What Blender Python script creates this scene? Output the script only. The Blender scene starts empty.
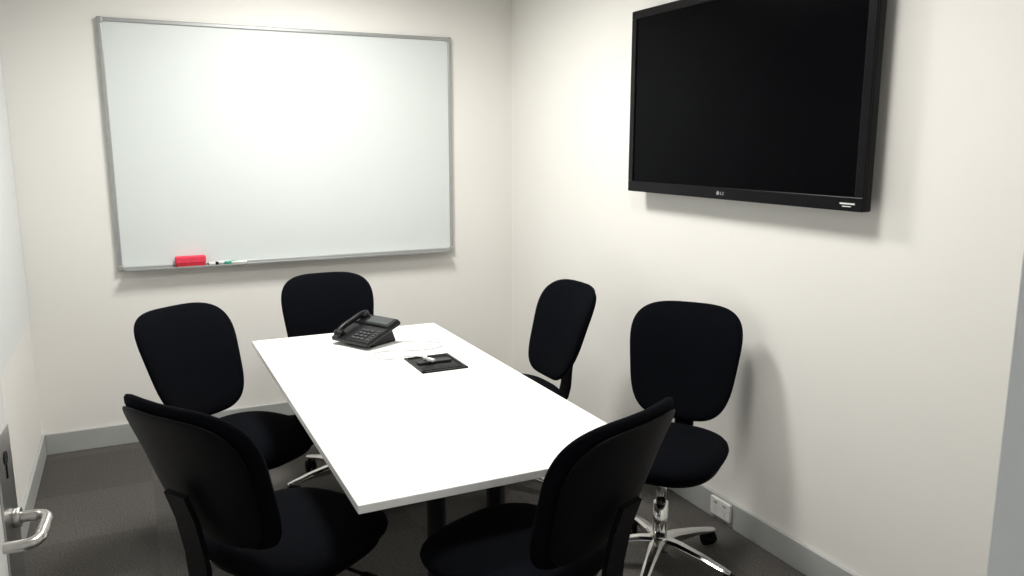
import bpy, bmesh, math, random
from mathutils import Vector, Matrix
random.seed(3)
scene = bpy.context.scene
COL = scene.collection

# ---------------------------------------------------------------- materials
def mat(name, color, rough=0.5, metal=0.0, var=0.0, vscale=20, bump=0.0, bscale=300, sheen=0.0,
        coat=0.0, spec=0.5, emis=None, estr=0.0):
    m = bpy.data.materials.new(name); m.use_nodes = True
    nt = m.node_tree; b = nt.nodes['Principled BSDF']
    b.inputs['Base Color'].default_value = (*color, 1)
    b.inputs['Roughness'].default_value = rough
    b.inputs['Metallic'].default_value = metal
    b.inputs['Sheen Weight'].default_value = sheen
    b.inputs['Coat Weight'].default_value = coat
    b.inputs['Specular IOR Level'].default_value = spec
    tc = nt.nodes.new('ShaderNodeTexCoord')
    if var > 0:
        n = nt.nodes.new('ShaderNodeTexNoise'); n.inputs['Scale'].default_value = vscale
        n.inputs['Detail'].default_value = 6
        nt.links.new(tc.outputs['Object'], n.inputs['Vector'])
        r = nt.nodes.new('ShaderNodeValToRGB')
        r.color_ramp.elements[0].position = 0.3; r.color_ramp.elements[1].position = 0.7
        r.color_ramp.elements[0].color = (*[max(0, c*(1-var)) for c in color], 1)
        r.color_ramp.elements[1].color = (*[min(1, c*(1+var)) for c in color], 1)
        nt.links.new(n.outputs['Fac'], r.inputs['Fac'])
        nt.links.new(r.outputs['Color'], b.inputs['Base Color'])
    if bump > 0:
        n2 = nt.nodes.new('ShaderNodeTexNoise'); n2.inputs['Scale'].default_value = bscale
        nt.links.new(tc.outputs['Object'], n2.inputs['Vector'])
        bp = nt.nodes.new('ShaderNodeBump'); bp.inputs['Strength'].default_value = bump
        bp.inputs['Distance'].default_value = 0.002
        nt.links.new(n2.outputs['Fac'], bp.inputs['Height'])
        nt.links.new(bp.outputs['Normal'], b.inputs['Normal'])
    if emis:
        b.inputs['Emission Color'].default_value = (*emis, 1)
        b.inputs['Emission Strength'].default_value = estr
    return m

M_wall = mat('wall_paint', (0.82, 0.803, 0.765), 0.7, var=0.015, vscale=1.5, bump=0.08, bscale=180)
M_frost = mat('frosted_panel', (0.72, 0.75, 0.75), 0.35, var=0.01, vscale=2)
M_ceil = mat('ceiling_tile', (0.75, 0.74, 0.71), 0.9, var=0.05, vscale=60, bump=0.2)
M_base = mat('skirting_grey', (0.40, 0.41, 0.40), 0.5, var=0.04, vscale=8)
M_jamb = mat('jamb_paint', (0.76, 0.78, 0.77), 0.5, var=0.02, vscale=4)
M_door = mat('door_paint', (0.70, 0.70, 0.69), 0.5, var=0.02, vscale=4)
M_fabric = mat('black_fabric', (0.0030, 0.0034, 0.0050), 0.95, var=0.35, vscale=260, bump=0.5, bscale=700, sheen=0.0, spec=0.04)
M_plas = mat('black_plastic', (0.0030, 0.0030, 0.0040), 0.55, bump=0.15, bscale=500, spec=0.08)
M_plas2 = mat('phone_plastic', (0.005, 0.005, 0.006), 0.35, bump=0.05, bscale=500, spec=.25)
M_btn = mat('phone_button', (0.02, 0.02, 0.024), 0.4, var=0.1)
M_chrome = mat('polished_aluminium', (0.75, 0.75, 0.74), 0.15, 1.0, var=0.03, vscale=30)
M_brush = mat('brushed_steel', (0.55, 0.54, 0.52), 0.3, 1.0, var=0.06, vscale=90)
M_alu = mat('anodised_frame', (0.42, 0.43, 0.43), 0.38, 0.6, var=0.04, vscale=40)
M_wb = mat('whiteboard_enamel', (0.66, 0.70, 0.69), 0.42, var=0.01, vscale=2, spec=.3)
M_table = mat('white_laminate', (0.92, 0.92, 0.905), 0.32, var=0.01, vscale=6)
M_tleg = mat('table_leg_black', (0.004, 0.004, 0.005), 0.5, var=0.05, spec=.15)
M_bezel = mat('tv_bezel', (0.002, 0.002, 0.003), 0.3, spec=0.15, var=0.05)
M_screen = mat('tv_screen', (0.0008, 0.0008, 0.0016), 0.2, spec=0.035, var=0.05, vscale=3)
M_white = mat('white_plastic', (0.75, 0.75, 0.72), 0.4, var=0.02)
M_cord = mat('cable_sheath', (0.50, 0.51, 0.50), 0.45, var=0.02)
M_red = mat('red_felt', (0.75, 0.04, 0.085), 0.7, var=0.1, vscale=80)
M_green = mat('green_plastic', (0.01, 0.30, 0.20), 0.4, var=0.05)
M_lamp = mat('lamp_diffuser', (0.9, 0.9, 0.9), 0.5, emis=(1, 0.97, 0.9), estr=6)
M_grey = mat('grey_print', (0.35, 0.35, 0.36), 0.5, var=0.05)
M_lcd = mat('phone_lcd', (0.03, 0.035, 0.035), 0.25, var=0.05)

# carpet tiles
M_carpet = bpy.data.materials.new('carpet_tiles'); M_carpet.use_nodes = True
nt = M_carpet.node_tree; b = nt.nodes['Principled BSDF']
b.inputs['Roughness'].default_value = 0.95; b.inputs['Specular IOR Level'].default_value = 0.1
tc = nt.nodes.new('ShaderNodeTexCoord')
n = nt.nodes.new('ShaderNodeTexNoise'); n.inputs['Scale'].default_value = 160; n.inputs['Detail'].default_value = 8
ck = nt.nodes.new('ShaderNodeTexChecker'); ck.inputs['Scale'].default_value = 2.0
ck.inputs['Color1'].default_value = (0.090, 0.085, 0.079, 1); ck.inputs['Color2'].default_value = (0.105, 0.099, 0.093, 1)
mx = nt.nodes.new('ShaderNodeMixRGB'); mx.blend_type = 'MULTIPLY'; mx.inputs['Fac'].default_value = 0.8
rp = nt.nodes.new('ShaderNodeValToRGB'); rp.color_ramp.elements[0].position = .35; rp.color_ramp.elements[1].position = .65
rp.color_ramp.elements[0].color = (.45, .45, .45, 1); rp.color_ramp.elements[1].color = (1.3, 1.3, 1.3, 1)
nt.links.new(tc.outputs['Object'], n.inputs['Vector']); nt.links.new(tc.outputs['Object'], ck.inputs['Vector'])
nt.links.new(n.outputs['Fac'], rp.inputs['Fac']); nt.links.new(ck.outputs['Color'], mx.inputs['Color1'])
nt.links.new(rp.outputs['Color'], mx.inputs['Color2']); nt.links.new(mx.outputs['Color'], b.inputs['Base Color'])
bp = nt.nodes.new('ShaderNodeBump'); bp.inputs['Strength'].default_value = .6; bp.inputs['Distance'].default_value = .004
nt.links.new(n.outputs['Fac'], bp.inputs['Height']); nt.links.new(bp.outputs['Normal'], b.inputs['Normal'])

# ---------------------------------------------------------------- mesh helpers
def mesh_obj(name, bm, m, parent=None, smooth=False):
    me = bpy.data.meshes.new(name); bm.normal_update(); bm.to_mesh(me); bm.free()
    ms = m if isinstance(m, (list, tuple)) else [m]
    for x in ms: me.materials.append(x)
    if smooth:
        for p in me.polygons: p.use_smooth = True
    o = bpy.data.objects.new(name, me); COL.objects.link(o)
    if parent: o.parent = parent
    return o

def add_box(bm, lo, hi, bev=0.0, mi=0, M=None, seg=2):
    ret = bmesh.ops.create_cube(bm, size=1)
    vs = ret['verts']
    for v in vs:
        v.co = Vector([lo[i] + (v.co[i]+.5)*(hi[i]-lo[i]) for i in range(3)])
    fs = set(f for v in vs for f in v.link_faces)
    for f in fs: f.material_index = mi
    if bev > 0:
        es = list(set(e for v in vs for e in v.link_edges))
        r = bmesh.ops.bevel(bm, geom=es, offset=bev, segments=seg, profile=0.5, affect='EDGES')
        for f in r['faces']: f.material_index = mi
        vs = list(set(vs2 for vs2 in [v for v in vs if v.is_valid]) | set(v for f in r['faces'] for v in f.verts))
    if M is not None:
        for v in vs: v.co = M @ v.co
    return vs

def box(name, lo, hi, m, bev=0.0, parent=None, smooth=False):
    bm = bmesh.new(); add_box(bm, lo, hi, bev)
    return mesh_obj(name, bm, m, parent, smooth)

def add_cyl(bm, p0, p1, r0, r1=None, seg=24, mi=0, caps=True):
    p0 = Vector(p0); p1 = Vector(p1); r1 = r0 if r1 is None else r1
    d = (p1-p0).normalized(); a = d.orthogonal().normalized(); c = d.cross(a)
    R0 = []; R1 = []
    for i in range(seg):
        t = 2*math.pi*i/seg; q = a*math.cos(t)+c*math.sin(t)
        R0.append(bm.verts.new(p0+q*r0)); R1.append(bm.verts.new(p1+q*r1))
    for i in range(seg):
        j = (i+1) % seg
        f = bm.faces.new((R0[i], R0[j], R1[j], R1[i])); f.material_index = mi; f.smooth = True
    if caps:
        f = bm.faces.new(R0[::-1]); f.material_index = mi
        f = bm.faces.new(R1); f.material_index = mi

def tube(name, pts, r, m, parent=None, cyclic=False, res=8, kind='BEZIER'):
    cu = bpy.data.curves.new(name, 'CURVE'); cu.dimensions = '3D'; cu.bevel_depth = r; cu.bevel_resolution = 5
    cu.resolution_u = res; cu.use_fill_caps = True
    if kind == 'POLY':
        sp = cu.splines.new('POLY'); sp.points.add(len(pts)-1)
        for p, q in zip(sp.points, pts): p.co = (*q, 1)
    else:
        sp = cu.splines.new('BEZIER'); sp.bezier_points.add(len(pts)-1)
        for p, q in zip(sp.bezier_points, pts):
            p.co = q; p.handle_left_type = p.handle_right_type = 'AUTO'
    sp.use_cyclic_u = cyclic
    cu.materials.append(m)
    o = bpy.data.objects.new(name, cu); COL.objects.link(o)
    # convert to mesh
    dg = bpy.context.evaluated_depsgraph_get()
    me = bpy.data.meshes.new_from_object(o.evaluated_get(dg))
    bpy.data.objects.remove(o)
    for p in me.polygons: p.use_smooth = True
    o = bpy.data.objects.new(name, me); COL.objects.link(o)
    if parent: o.parent = parent
    return o

def empty(name, loc=(0, 0, 0), rz=0):
    e = bpy.data.objects.new(name, None); COL.objects.link(e)
    e.location = loc; e.rotation_euler = (0, 0, rz); e.empty_display_size = .1
    return e

# ---------------------------------------------------------------- room
XL, XR, YB, YF = -0.504, 2.2, 4.6, 0.40
HC = 2.7
box('floor', (XL-.12, -1.2, -.1), (XR+.12, YB+.12, 0), M_carpet)
box('ceiling', (XL-.12, -1.2, HC), (XR+.12, YB+.12, HC+.1), M_ceil)
box('wall_back', (XL-.12, YB, 0), (XR+.12, YB+.12, HC), M_wall)
box('wall_left', (XL-.12, YF-.12, 0), (XL, YB, HC), M_wall)
box('wall_right', (XR, YF-.12, 0), (XR+.12, YB, HC), M_wall)
DX0, DX1 = -.25, .652
bm = bmesh.new()
add_box(bm, (XL, YF-.12, 0), (DX0-.03, YF, HC))
add_box(bm, (DX1+.02, YF-.12, 0), (XR, YF, HC))
add_box(bm, (DX0-.03, YF-.12, 2.12), (DX1+.02, YF, HC))
mesh_obj('wall_front', bm, M_wall)
bm = bmesh.new()
add_box(bm, (DX0-.03, YF-.12, 0), (DX0, YF, 2.12), .002)
add_box(bm, (DX1, YF-.12, 0), (DX1+.02, YF+.0, 2.12), .002)
add_box(bm, (DX0, YF-.12, 2.09), (DX1, YF, 2.12), .002)
mesh_obj('trim_1', bm, M_jamb)
# left wall frosted upper panel
box('trim_2', (XL, 0.6, .72), (XL+.006, YB-.002, HC-.02), M_frost)
BH = .112
box('baseboard_back', (XL+.015, YB-.015, 0), (XR-.015, YB, BH), M_base, .003)
box('baseboard_right', (XR-.015, YF, 0), (XR, YB, BH), M_base, .003)
box('baseboard_left', (XL, YF, 0), (XL+.015, YB, BH), M_base, .003)

# ---------------------------------------------------------------- ceiling lights
def troffer(x, y, s, w, nm='ceiling_light'):
    e = empty(nm, (x, y, HC))
    bm = bmesh.new(); h = s/2
    for lo, hi in (((-h-.02, -h-.02, -.015), (h+.02, -h, 0)), ((-h-.02, h, -.015), (h+.02, h+.02, 0)),
                   ((-h-.02, -h, -.015), (-h, h, 0)), ((h, -h, -.015), (h+.02, h, 0))):
        add_box(bm, lo, hi, .002)
    mesh_obj('frame', bm, M_white, e)
    box('diffuser', (-h, -h, -.006), (h, h, -.001), M_lamp, 0, e)
    L = bpy.data.lights.new('lamp', 'AREA'); L.shape = 'SQUARE'; L.size = s*.95; L.energy = w
    L.color = (1, .98, .945); L.spread = math.radians(162)
    o = bpy.data.objects.new('lamp', L); COL.objects.link(o); o.parent = e; o.location = (0, 0, -.02)
troffer(.85, 3.48, .50, 41)
troffer(.95, 1.75, .50, 21)

# ---------------------------------------------------------------- whiteboard
wb = empty('whiteboard', (0, 0, 0))
x0, x1, z0, z1, yb = -.078, 1.79, .946, 2.215, YB
box('panel', (x0+.01, yb-.020, z0+.01), (x1-.01, yb-.002, z1-.01), M_wb, 0, wb)
bm = bmesh.new(); fw = .020
add_box(bm, (x0, yb-.028, z1-fw), (x1, yb-.001, z1), .004)
add_box(bm, (x0, yb-.028, z0), (x1, yb-.001, z0+fw), .004)
add_box(bm, (x0, yb-.0275, z0+fw), (x0+fw, yb-.001, z1-fw), .004)
add_box(bm, (x1-fw, yb-.0275, z0+fw), (x1, yb-.001, z1-fw), .004)
mesh_obj('frame', bm, M_alu, wb)
bm = bmesh.new()
for cx in (x0, x1):
    for cz in (z0, z1):
        sx = 1 if cx == x0 else -1; sz = 1 if cz == z0 else -1
        lo = (min(cx-.002*sx, cx+.028*sx), yb-.031, min(cz-.002*sz, cz+.028*sz))
        hi = (max(cx-.002*sx, cx+.028*sx), yb-.001, max(cz-.002*sz, cz+.028*sz))
        add_box(bm, lo, hi, .007, seg=3)
mesh_obj('corner_caps', bm, M_alu, wb)
bm = bmesh.new()
add_box(bm, (x0+.03, yb-.072, z0), (x1-.03, yb-.026, z0+.004), .001)
add_box(bm, (x0+.03, yb-.075, z0), (x1-.03, yb-.071, z0+.009), .001)
mesh_obj('pen_tray', bm, M_alu, wb)
# eraser
er = empty('whiteboard_eraser', (.272, yb-.048, z0+.005))
box('grip', (-.076, -.022, .018), (.076, .022, .056), M_red, .006, er)
box('felt', (-.073, -.020, 0), (.073, .020, .019), mat('felt_pad', (.45, .02, .035), .9, var=.2), .002, er)
def marker(x, dy, rz, capm, ln=.125):
    e = empty('whiteboard_marker', (x, yb-.048+dy, z0+.0145), rz)
    bm = bmesh.new()
    add_cyl(bm, (-ln/2, 0, 0), (ln*.2, 0, 0), .0085, seg=16, mi=0)
    add_cyl(bm, (ln*.2, 0, 0), (ln*.5, 0, 0), .0095, .008, seg=16, mi=1)
    add_cyl(bm, (-ln/2-.004, 0, 0), (-ln/2, 0, 0), .007, .0085, seg=16, mi=1)
    mesh_obj('barrel', bm, [M_white, capm], e)
marker(.455, .010, 0, M_green)
marker(.50, -.010, math.pi+.03, M_green, .12)
marker(.385, -.008, .03, M_plas, .05)

# ---------------------------------------------------------------- television
tv = empty('television', (XR, (1.80+3.145)/2+.007, (1.39+2.19)/2-.008))
hw, hh = .667, .40
bm = bmesh.new()
# body (x negative = into room)
add_box(bm, (-.085, -hw, -hh), (-.050, hw, hh), .006)
add_box(bm, (-.052, -hw+.08, -hh+.06), (-.028, hw-.08, hh-.06), .01)
mesh_obj('casing', bm, M_bezel, tv)
bm = bmesh.new(); bz = .035
add_box(bm, (-.092, -hw, hh-bz), (-.083, hw, hh), .003)
add_box(bm, (-.092, -hw, -hh), (-.083, hw, -hh+bz+.012), .003)
add_box(bm, (-.092, -hw, -hh+bz+.012), (-.083, -hw+bz, hh-bz), .003)
add_box(bm, (-.092, hw-bz, -hh+bz+.012), (-.083, hw, hh-bz), .003)
mesh_obj('bezel', bm, M_bezel, tv)
box('screen', (-.0865, -hw+bz-.002, -hh+bz+.01), (-.0845, hw-bz+.002, hh-bz+.002), M_screen, 0, tv)
bm = bmesh.new()
add_cyl(bm, (-.0935, .030, -hh+.024), (-.0915, .030, -hh+.024), .008, seg=20)
add_box(bm, (-.0932, .012, -hh+.018), (-.0918, .015, -hh+.030))
add_box(bm, (-.0932, .006, -hh+.0175), (-.0918, .015, -hh+.020))
add_box(bm, (-.0932, -.006, -hh+.018), (-.0918, .002, -hh+.0205))
add_box(bm, (-.0932, -.006, -hh+.0275), (-.0918, .002, -hh+.030))
add_box(bm, (-.0932, -.0005, -hh+.018), (-.0918, .002, -hh+.030))
mesh_obj('logo_badge', bm, M_grey, tv)
bm = bmesh.new()
add_box(bm, (-.0934, -hw+.03, -hh+.022), (-.0918, -hw+.090, -hh+.027))
add_box(bm, (-.0934, -hw+.045, -hh+.014), (-.0918, -hw+.080, -hh+.017))
mesh_obj('label_sticker', bm, M_white, tv)
bm = bmesh.new()
add_box(bm, (-.030, -.30, -.18), (-.018, -.26, .18), .002)
add_box(bm, (-.030, .26, -.18), (-.018, .30, .18), .002)
add_box(bm, (-.020, -.34, .06), (0, .34, .10), .002)
add_box(bm, (-.020, -.34, -.10), (0, .34, -.06), .002)
mesh_obj('wall_bracket', bm, M_tleg, tv)

# ---------------------------------------------------------------- power outlet on skirting
po = empty('power_outlet', (XR-.015, 2.48, .062))
box('plate', (-.014, -.062, -.038), (0, .062, .042), M_white, .004, po)
bm = bmesh.new()
for yy in (-.028, .028):
    add_box(bm, (-.0155, yy-.010, .018), (-.0135, yy+.010, .028), .001)
    for a, (dy, dz) in ((.5, (-.007, .002)), (-.5, (.007, .002)), (0, (0, -.012))):
        Mx = Matrix.Translation((-.0145, yy+dy, dz-.005)) @ Matrix.Rotation(a, 4, 'X')
        add_box(bm, (-.0006, -.0012, -.004), (.0006, .0012, .004), 0, M=Mx)
mesh_obj('sockets_and_switches', bm, M_grey, po)

# ---------------------------------------------------------------- table
TX0, TX1, TY0, TY1, TZ = .446, 1.308, 1.800, 3.622, .73
tb = empty('meeting_table', (0, 0, 0))
box('table_top', (TX0, TY0, TZ-.024), (TX1, TY1, TZ), M_table, .0025, tb)
bm = bmesh.new(); cx = (TX0+TX1)/2
for yy in (TY0+.36, TY1-.36):
    for dx in (-.10, .10):
        add_cyl(bm, (cx+dx, yy, .05), (cx+dx, yy, TZ-.05), .03, seg=24)
    add_box(bm, (cx-.32, yy-.035, .015), (cx+.32, yy+.035, .055), .008)
    add_box(bm, (cx-.34, yy-.03, TZ-.055), (cx+.34, yy+.03, TZ-.0245), .003)
    for dx in (-.29, .29):
        add_cyl(bm, (cx+dx, yy, 0), (cx+dx, yy, .018), .025, seg=16)
add_box(bm, (cx-.03, TY0+.36, TZ-.11), (cx+.03, TY1-.36, TZ-.055), .003)
mesh_obj('pedestal_base', bm, M_tleg, tb)

# cable box
cb = empty('table_power_box', (1.058, 2.918, TZ+.0005), 0)
bm = bmesh.new(); a, c = .095, .115
for lo, hi in (((-a, -c, 0), (a, -c+.012, .006)), ((-a, c-.012, 0), (a, c, .006)),
               ((-a, -c, 0), (-a+.012, c, .006)), ((a-.012, -c, 0), (a, c, .006))):
    add_box(bm, lo, hi, .001)
add_box(bm, (-a+.01, -c+.01, .0), (a-.01, c-.01, .002))
mesh_obj('frame', bm, M_plas2, cb)
bm = bmesh.new()
Mx = Matrix.Translation((.0, c-.015, .006)) @ Matrix.Rotation(math.radians(14), 4, 'X')
add_box(bm, (.0, -.085, -.002), (a-.014, 0, .002), .001, M=Mx)
Mx = Matrix.Translation((.0, -c+.015, .006)) @ Matrix.Rotation(math.radians(-6), 4, 'X')
add_box(bm, (-a+.014, 0, -.002), (a-.014, .065, .002), .001, M=Mx)
mesh_obj('flaps', bm, M_tleg, cb)
bm = bmesh.new()
for (px, py, an) in ((-.022, -.005, 25), (-.030, .040, -10)):
    Mx = Matrix.Translation((px, py, .020)) @ Matrix.Rotation(math.radians(an), 4, 'Z')
    add_box(bm, (-.008, -.018, -.006), (.008, .018, .006), .003, M=Mx)
mesh_obj('plugs', bm, M_white, cb)
box('socket_strip', (-.07, .0, .003), (.07, .03, .010), M_btn, .001, cb)
# cable
ca = empty('network_cable', (0, 0, 0))
zc = TZ+.0028
tube('cord', [(1.0, 3.315, zc+.001), (1.06, 3.31, zc), (1.15, 3.27, zc), (1.19, 3.19, zc), (1.12, 3.14, zc), (1.0, 3.16, zc),
              (.90, 3.18, zc), (.865, 3.12, zc), (.91, 3.05, zc), (.97, 3.03, zc+.010), (1.01, 2.98, zc+.018), (1.03, 2.93, zc+.018)], .0023, M_cord, ca, res=14)

# ---------------------------------------------------------------- desk phone (local +Y is the rear/high edge)
ph = empty('desk_phone', (.915, 3.38, TZ+.0005), math.radians(-62))
def phone():
    tilt = math.radians(18)
    T = Matrix.Translation((0, -.115, .012)) @ Matrix.Rotation(tilt, 4, 'X')
    bm = bmesh.new()
    add_box(bm, (-.115, 0, 0), (.115, .215, .022), .008, M=T, seg=3)
    add_box(bm, (-.112, .135, .014), (.112, .21, .030), .006, M=T, seg=3)
    mesh_obj('body', bm, M_plas2, ph)
    bm = bmesh.new()
    v = [bm.verts.new(p) for p in ((-.085, -.07, 0), (-.085, .085, 0), (-.085, .06, .062), (-.085, -.05, .030),
                                   (.085, -.07, 0), (.085, .085, 0), (.085, .06, .062), (.085, -.05, .030))]
    for q in ((0, 1, 2, 3), (7, 6, 5, 4), (0, 4, 5, 1), (1, 5, 6, 2), (2, 6, 7, 3), (3, 7, 4, 0)):
        bm.faces.new([v[i] for i in q])
    bmesh.ops.recalc_face_normals(bm, faces=bm.faces)
    bmesh.ops.bevel(bm, geom=list(bm.edges), offset=.004, segments=2, affect='EDGES')
    mesh_obj('stand', bm, M_plas2, ph)
    bm = bmesh.new()
    for i in range(3):
        for j in range(4):
            add_box(bm, (-.005+i*.026, .018+j*.022, .020), (.015+i*.026, .033+j*.022, .026), .002, M=T)
    for j in range(5):
        add_box(bm, (.084, .02+j*.018, .020), (.104, .032+j*.018, .025), .002, M=T)
    mesh_obj('keypad', bm, M_btn, ph)
    bm = bmesh.new(); add_box(bm, (-.035, .148, .029), (.095, .202, .0315), .001, M=T)
    mesh_obj('display', bm, M_lcd, ph)
    # handset on left
    tube('handset_grip', [T @ Vector(p) for p in ((-.082, .015, .036), (-.082, .05, .045), (-.082, .11, .047), (-.082, .17, .047), (-.082, .200, .040))], .0125, M_plas2, ph)
    bm = bmesh.new()
    add_cyl(bm, T @ Vector((-.082, .025, .018)), T @ Vector((-.082, .025, .044)), .026, .021, seg=24)
    add_cyl(bm, T @ Vector((-.082, .188, .024)), T @ Vector((-.082, .188, .049)), .026, .021, seg=24)
    mesh_obj('handset_cups', bm, M_plas2, ph)
    pts = []
    for i in range(140):
        t = i/139; a = t*2*math.pi*22
        cx_ = -.100-.025*math.sin(math.pi*t); cy_ = -.08+.15*t; cz_ = .010+.002*t
        pts.append((cx_+.005*math.cos(a), cy_, cz_+.005*math.sin(a)))
    tube('coiled_cord', pts, .0016, M_plas2, ph, kind='POLY')
phone()

# ---------------------------------------------------------------- chair meshes
def pad_bm(wt, wb, hh, thick, fn, n=3.2, K=10, A=56, edge=5):
    """closed cushion. fn(x,z,s*t)->Vector. shape in x,z"""
    bm = bmesh.new(); outline = None
    def pt(rho, th, s):
        c, si = math.cos(th), math.sin(th)
        ux = math.copysign(abs(c)**(2/n), c)*rho; uz = math.copysign(abs(si)**(2/n), si)*rho
        w = wb+(wt-wb)*(uz*.5+.5)
        t = thick/2*math.sqrt(max(0, 1-rho**edge))
        return fn(ux*w, uz*hh, s*t, rho)
    rhos = [1-(1-k/K)**1.8 for k in range(1, K+1)]
    outline = [bm.verts.new(pt(1, 2*math.pi*i/A, 1)) for i in range(A)]
    for s in (1, -1):
        prev = None
        cv = bm.verts.new(fn(0, 0, s*thick/2, 0))
        for k, rho in enumerate(rhos):
            ring = outline if k == K-1 else [bm.verts.new(pt(rho, 2*math.pi*i/A, s)) for i in range(A)]
            for i in range(A):
                j = (i+1) % A
                if prev is None: vs = (cv, ring[i], ring[j])
                else: vs = (prev[i], ring[i], ring[j], prev[j])
                bm.faces.new(vs if s < 0 else vs[::-1])
            prev = ring
    bmesh.ops.recalc_face_normals(bm, faces=bm.faces)
    return bm

def to_mesh(name, bm, m, smooth=True):
    me = bpy.data.meshes.new(name); bm.to_mesh(me); bm.free()
    for x in (m if isinstance(m, (list, tuple)) else [m]): me.materials.append(x)
    if smooth:
        for p in me.polygons: p.use_smooth = True
    return me

BZ = .750
def backfn(x, z, t, rho):
    y = -.262 - .20*z + .85*x*x + .45*max(0, -z)**2 - .5*max(0, z)**2
    return Vector((x, y+t, BZ+z))
def shellfn(x, z, t, rho):
    v = backfn(x, z, t, rho); v.y -= .026; return v
me_back = to_mesh('chair_backrest', pad_bm(.243, .188, .226, .056, backfn, n=3.6, A=72), M_fabric)
me_shell = to_mesh('chair_back_shell', pad_bm(.222, .166, .206, .026, shellfn, n=3.4, A=72), M_plas)
SZ = .475
def seatfn(x, z, t, rho):
    y = z
    zz = SZ + t - .35*max(0, y-.08)**2*2.2 - .10*x*x
    return Vector((x, y, zz))
me_seat = to_mesh('chair_seat', pad_bm(.225, .235, .235, .085, seatfn, n=2.9, edge=6), M_fabric)
def panfn(x, z, t, rho):
    v = seatfn(x, z, t, rho); v.z -= .045; return v
me_pan = to_mesh('chair_seat_pan', pad_bm(.205, .215, .210, .03, panfn, n=2.9), M_plas)

def sweep_bar(bm, pts, w, t):
    prev = None
    for i, p in enumerate(pts):
        p = Vector(p)
        a = Vector(pts[max(0, i-1)]); c = Vector(pts[min(len(pts)-1, i+1)])
        d = (c-a).normalized(); nrm = Vector((0, -d.z, d.y))
        ring = [bm.verts.new(p+Vector((sx*w/2, 0, 0))+nrm*(sn*t/2)) for sx, sn in ((-1, -1), (1, -1), (1, 1), (-1, 1))]
        if prev:
            for k in range(4): bm.faces.new((prev[k], prev[(k+1) % 4], ring[(k+1) % 4], ring[k]))
        else: bm.faces.new(ring[::-1])
        prev = ring
    bm.faces.new(prev)
    bmesh.ops.recalc_face_normals(bm, faces=bm.faces)
PIV = Vector((0, -.22, .40))
bm = bmesh.new()
sweep_bar(bm, [(0, -.20, .39), (0, -.27, .40), (0, -.300, .43), (0, -.308, .48), (0, -.305, .56), (0, -.312, .66), (0, -.328, .74)], .075, .014)
me_spine = to_mesh('chair_back_spine', bm, M_plas, False)
bm = bmesh.new()
add_box(bm, (-.0375, -.24, .383), (.0375, -.05, .397), .003)
add_box(bm, (-.09, -.12, .375), (.09, .10, .415), .012)
add_cyl(bm, (.08, .02, .392), (.235, .03, .385), .005, seg=10)
add_box(bm, (.215, .018, .377), (.262, .042, .390), .004)
me_mech = to_mesh('chair_mechanism', bm, M_plas, False)
bm = bmesh.new()
add_cyl(bm, (0, 0, .10), (0, 0, .26), .028, seg=28)
add_cyl(bm, (0, 0, .26), (0, 0, .378), .020, seg=28)
add_cyl(bm, (0, 0, .07), (0, 0, .125), .045, .036, seg=28)
me_col = to_mesh('chair_gas_column', bm, M_chrome, False)
for p in me_col.polygons: p.use_smooth = len(p.vertices) == 4
bm = bmesh.new()
for k in range(5):
    R = Matrix.Rotation(2*math.pi*k/5, 4, 'Z')
    prev = None
    for (r, w, zt, zb) in ((.02, .030, .122, .075), (.08, .026, .120, .080), (.18, .021, .103, .078), (.27, .017, .082, .066), (.292, .012, .076, .066)):
        ring = []
        for (sx, zz, ww) in ((-1, zb, .8), (1, zb, .8), (1, zt-.008, 1), (.5, zt, 1), (-.5, zt, 1), (-1, zt-.008, 1)):
            ring.append(bm.verts.new(R @ Vector((r, sx*w*ww, zz))))
        if prev:
            for i in range(6): bm.faces.new((prev[i], prev[(i+1) % 6], ring[(i+1) % 6], ring[i]))
        else: bm.faces.new(ring[::-1])
        prev = ring
    bm.faces.new(prev)
bmesh.ops.recalc_face_normals(bm, faces=bm.faces)
bmesh.ops.bevel(bm, geom=[e for e in bm.edges if e.is_manifold], offset=.0015, segments=1, affect='EDGES')
me_base = to_mesh('chair_star_base', bm, M_chrome, False)
bm = bmesh.new()
for k in range(5):
    an = 2*math.pi*k/5
    R = Matrix.Rotation(an, 4, 'Z') @ Matrix.Translation((.275, 0, 0)) @ Matrix.Rotation(.6+k*1.3, 4, 'Z')
    for sgn in (-1, 1):
        p0 = R @ Vector((-.018, sgn*.006, .027)); p1 = R @ Vector((-.018, sgn*.024, .027))
        add_cyl(bm, p0, p1, .027, .024, seg=24)
    add_cyl(bm, R @ Vector((-.018, -.006, .027)), R @ Vector((-.018, .006, .027)), .010, seg=12)
    add_cyl(bm, R @ Vector((0, 0, .035)), R @ Vector((0, 0, .072)), .010, seg=12)
    # hood
    prev = None
    for i in range(9):
        t = math.pi*i/8*.75
        rr = [R @ Vector((-.018+.031*math.cos(t), yy, .027+.031*math.sin(t))) for yy in (-.022, .022)]
        rr2 = [R @ Vector((-.018+.027*math.cos(t), yy, .027+.027*math.sin(t))) for yy in (.022, -.022)]
        ring = [bm.verts.new(q) for q in rr+rr2]
        if prev:
            for q in range(4): bm.faces.new((prev[q], prev[(q+1) % 4], ring[(q+1) % 4], ring[q]))
        prev = ring
me_cast = to_mesh('chair_casters', bm, M_plas, False)

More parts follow.
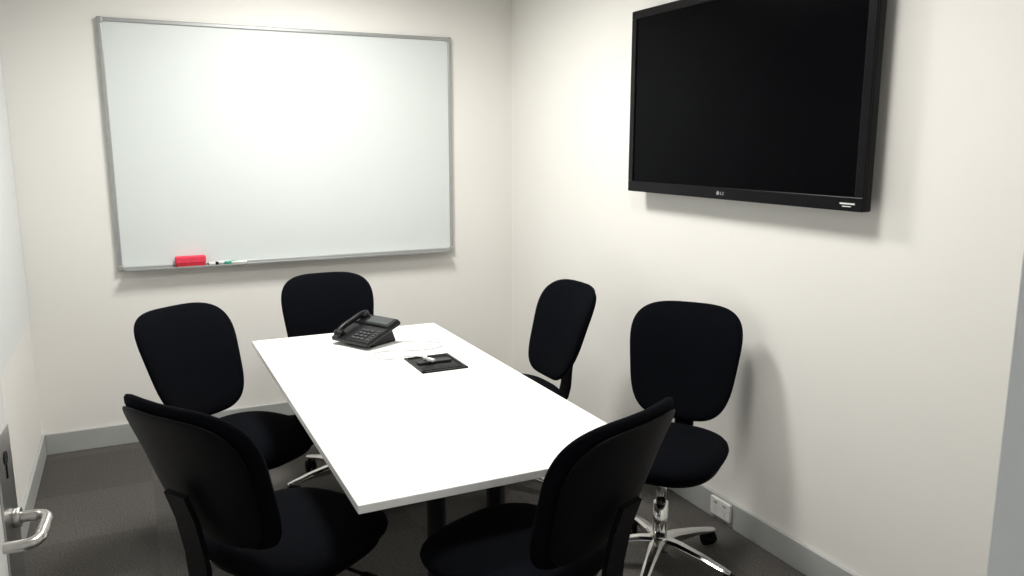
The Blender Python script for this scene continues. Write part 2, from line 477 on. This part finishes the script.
def chair(x, y, face_deg, base_rot=0, recline=2, lift=0):
    e = empty('office_chair', (x, y, 0), math.radians(face_deg-90))
    for nm, me in (('backrest', me_back), ('back_shell', me_shell), ('back_spine', me_spine), ('seat', me_seat), ('seat_pan', me_pan),
                   ('mechanism', me_mech), ('gas_column', me_col), ('star_base', me_base), ('casters', me_cast)):
        o = bpy.data.objects.new(nm, me); COL.objects.link(o); o.parent = e
        if nm in ('star_base', 'casters'): o.rotation_euler = (0, 0, math.radians(base_rot))
        elif nm in ('backrest', 'back_shell', 'back_spine'):
            R = Matrix.Rotation(math.radians(recline), 4, 'X')
            o.matrix_local = Matrix.Translation((0, 0, lift)) @ Matrix.Translation(PIV) @ R @ Matrix.Translation(-PIV)
        elif nm == 'gas_column': o.scale = (1, 1, (.378+lift)/.378)
        else: o.location = (0, 0, lift)
    return e
chair(.352, 3.10, -55, 4, 9)         # left, far
chair(.838, 3.56, -90, 10, 2)        # far end
chair(1.49, 3.17, 181, 0, 6)         # right, far
chair(1.735, 2.31, -142, 22, 3)      # right, near
chair(.355, 2.15, 33, 50, 7, .055)   # left, near
chair(.870, 1.80, 112, 0, 7, .045)   # near end

# ---------------------------------------------------------------- door (open, hinged at left jamb)
dr = empty('door_1', (DX0, YF+.002, 0), math.radians(-4.1))
box('leaf', (-.040, .004, .008), (0, .905, 2.085), M_door, .002, dr)
box('lock_plate', (0, .822, .945), (.003, .9025, 1.203), M_brush, .001, dr)
bm = bmesh.new()
add_cyl(bm, (.002, .862, 1.165), (.0045, .862, 1.165), .010, seg=20)
add_box(bm, (.002, .8595, 1.135), (.0045, .8645, 1.160))
mesh_obj('keyhole', bm, M_tleg, dr)
zl = 1.070
tube('lever_handle', [(.002, .872, zl), (.024, .872, zl), (.037, .870, zl), (.046, .859, zl), (.048, .84, zl), (.048, .81, zl),
                      (.046, .788, zl), (.037, .778, zl), (.024, .776, zl), (.008, .776, zl)], .008, M_brush, dr)
bm = bmesh.new(); add_cyl(bm, (.002, .872, zl), (.012, .872, zl), .014, seg=20)
mesh_obj('handle_collar', bm, M_brush, dr)
bm = bmesh.new()
for z in (.25, 1.05, 1.85): add_cyl(bm, (.004, .0, z-.05), (.004, .0, z+.05), .006, seg=12)
mesh_obj('hinges', bm, M_brush, dr)

# ---------------------------------------------------------------- world, camera
w = bpy.data.worlds.new('world'); scene.world = w; w.use_nodes = True
w.node_tree.nodes['Background'].inputs['Color'].default_value = (.95, .97, 1, 1)
w.node_tree.nodes['Background'].inputs['Strength'].default_value = .5
cam = bpy.data.cameras.new('camera'); cam.sensor_width = 36; cam.lens = 796/1024*36; cam.clip_start = .02
co = bpy.data.objects.new('camera', cam); COL.objects.link(co)
co.location = (0, 0, 1.6); co.rotation_euler = (math.radians(79.7), 0, math.radians(-25.6))
scene.camera = co
scene.view_settings.view_transform = 'Standard'
scene.view_settings.look = 'None'
scene.view_settings.exposure = 0
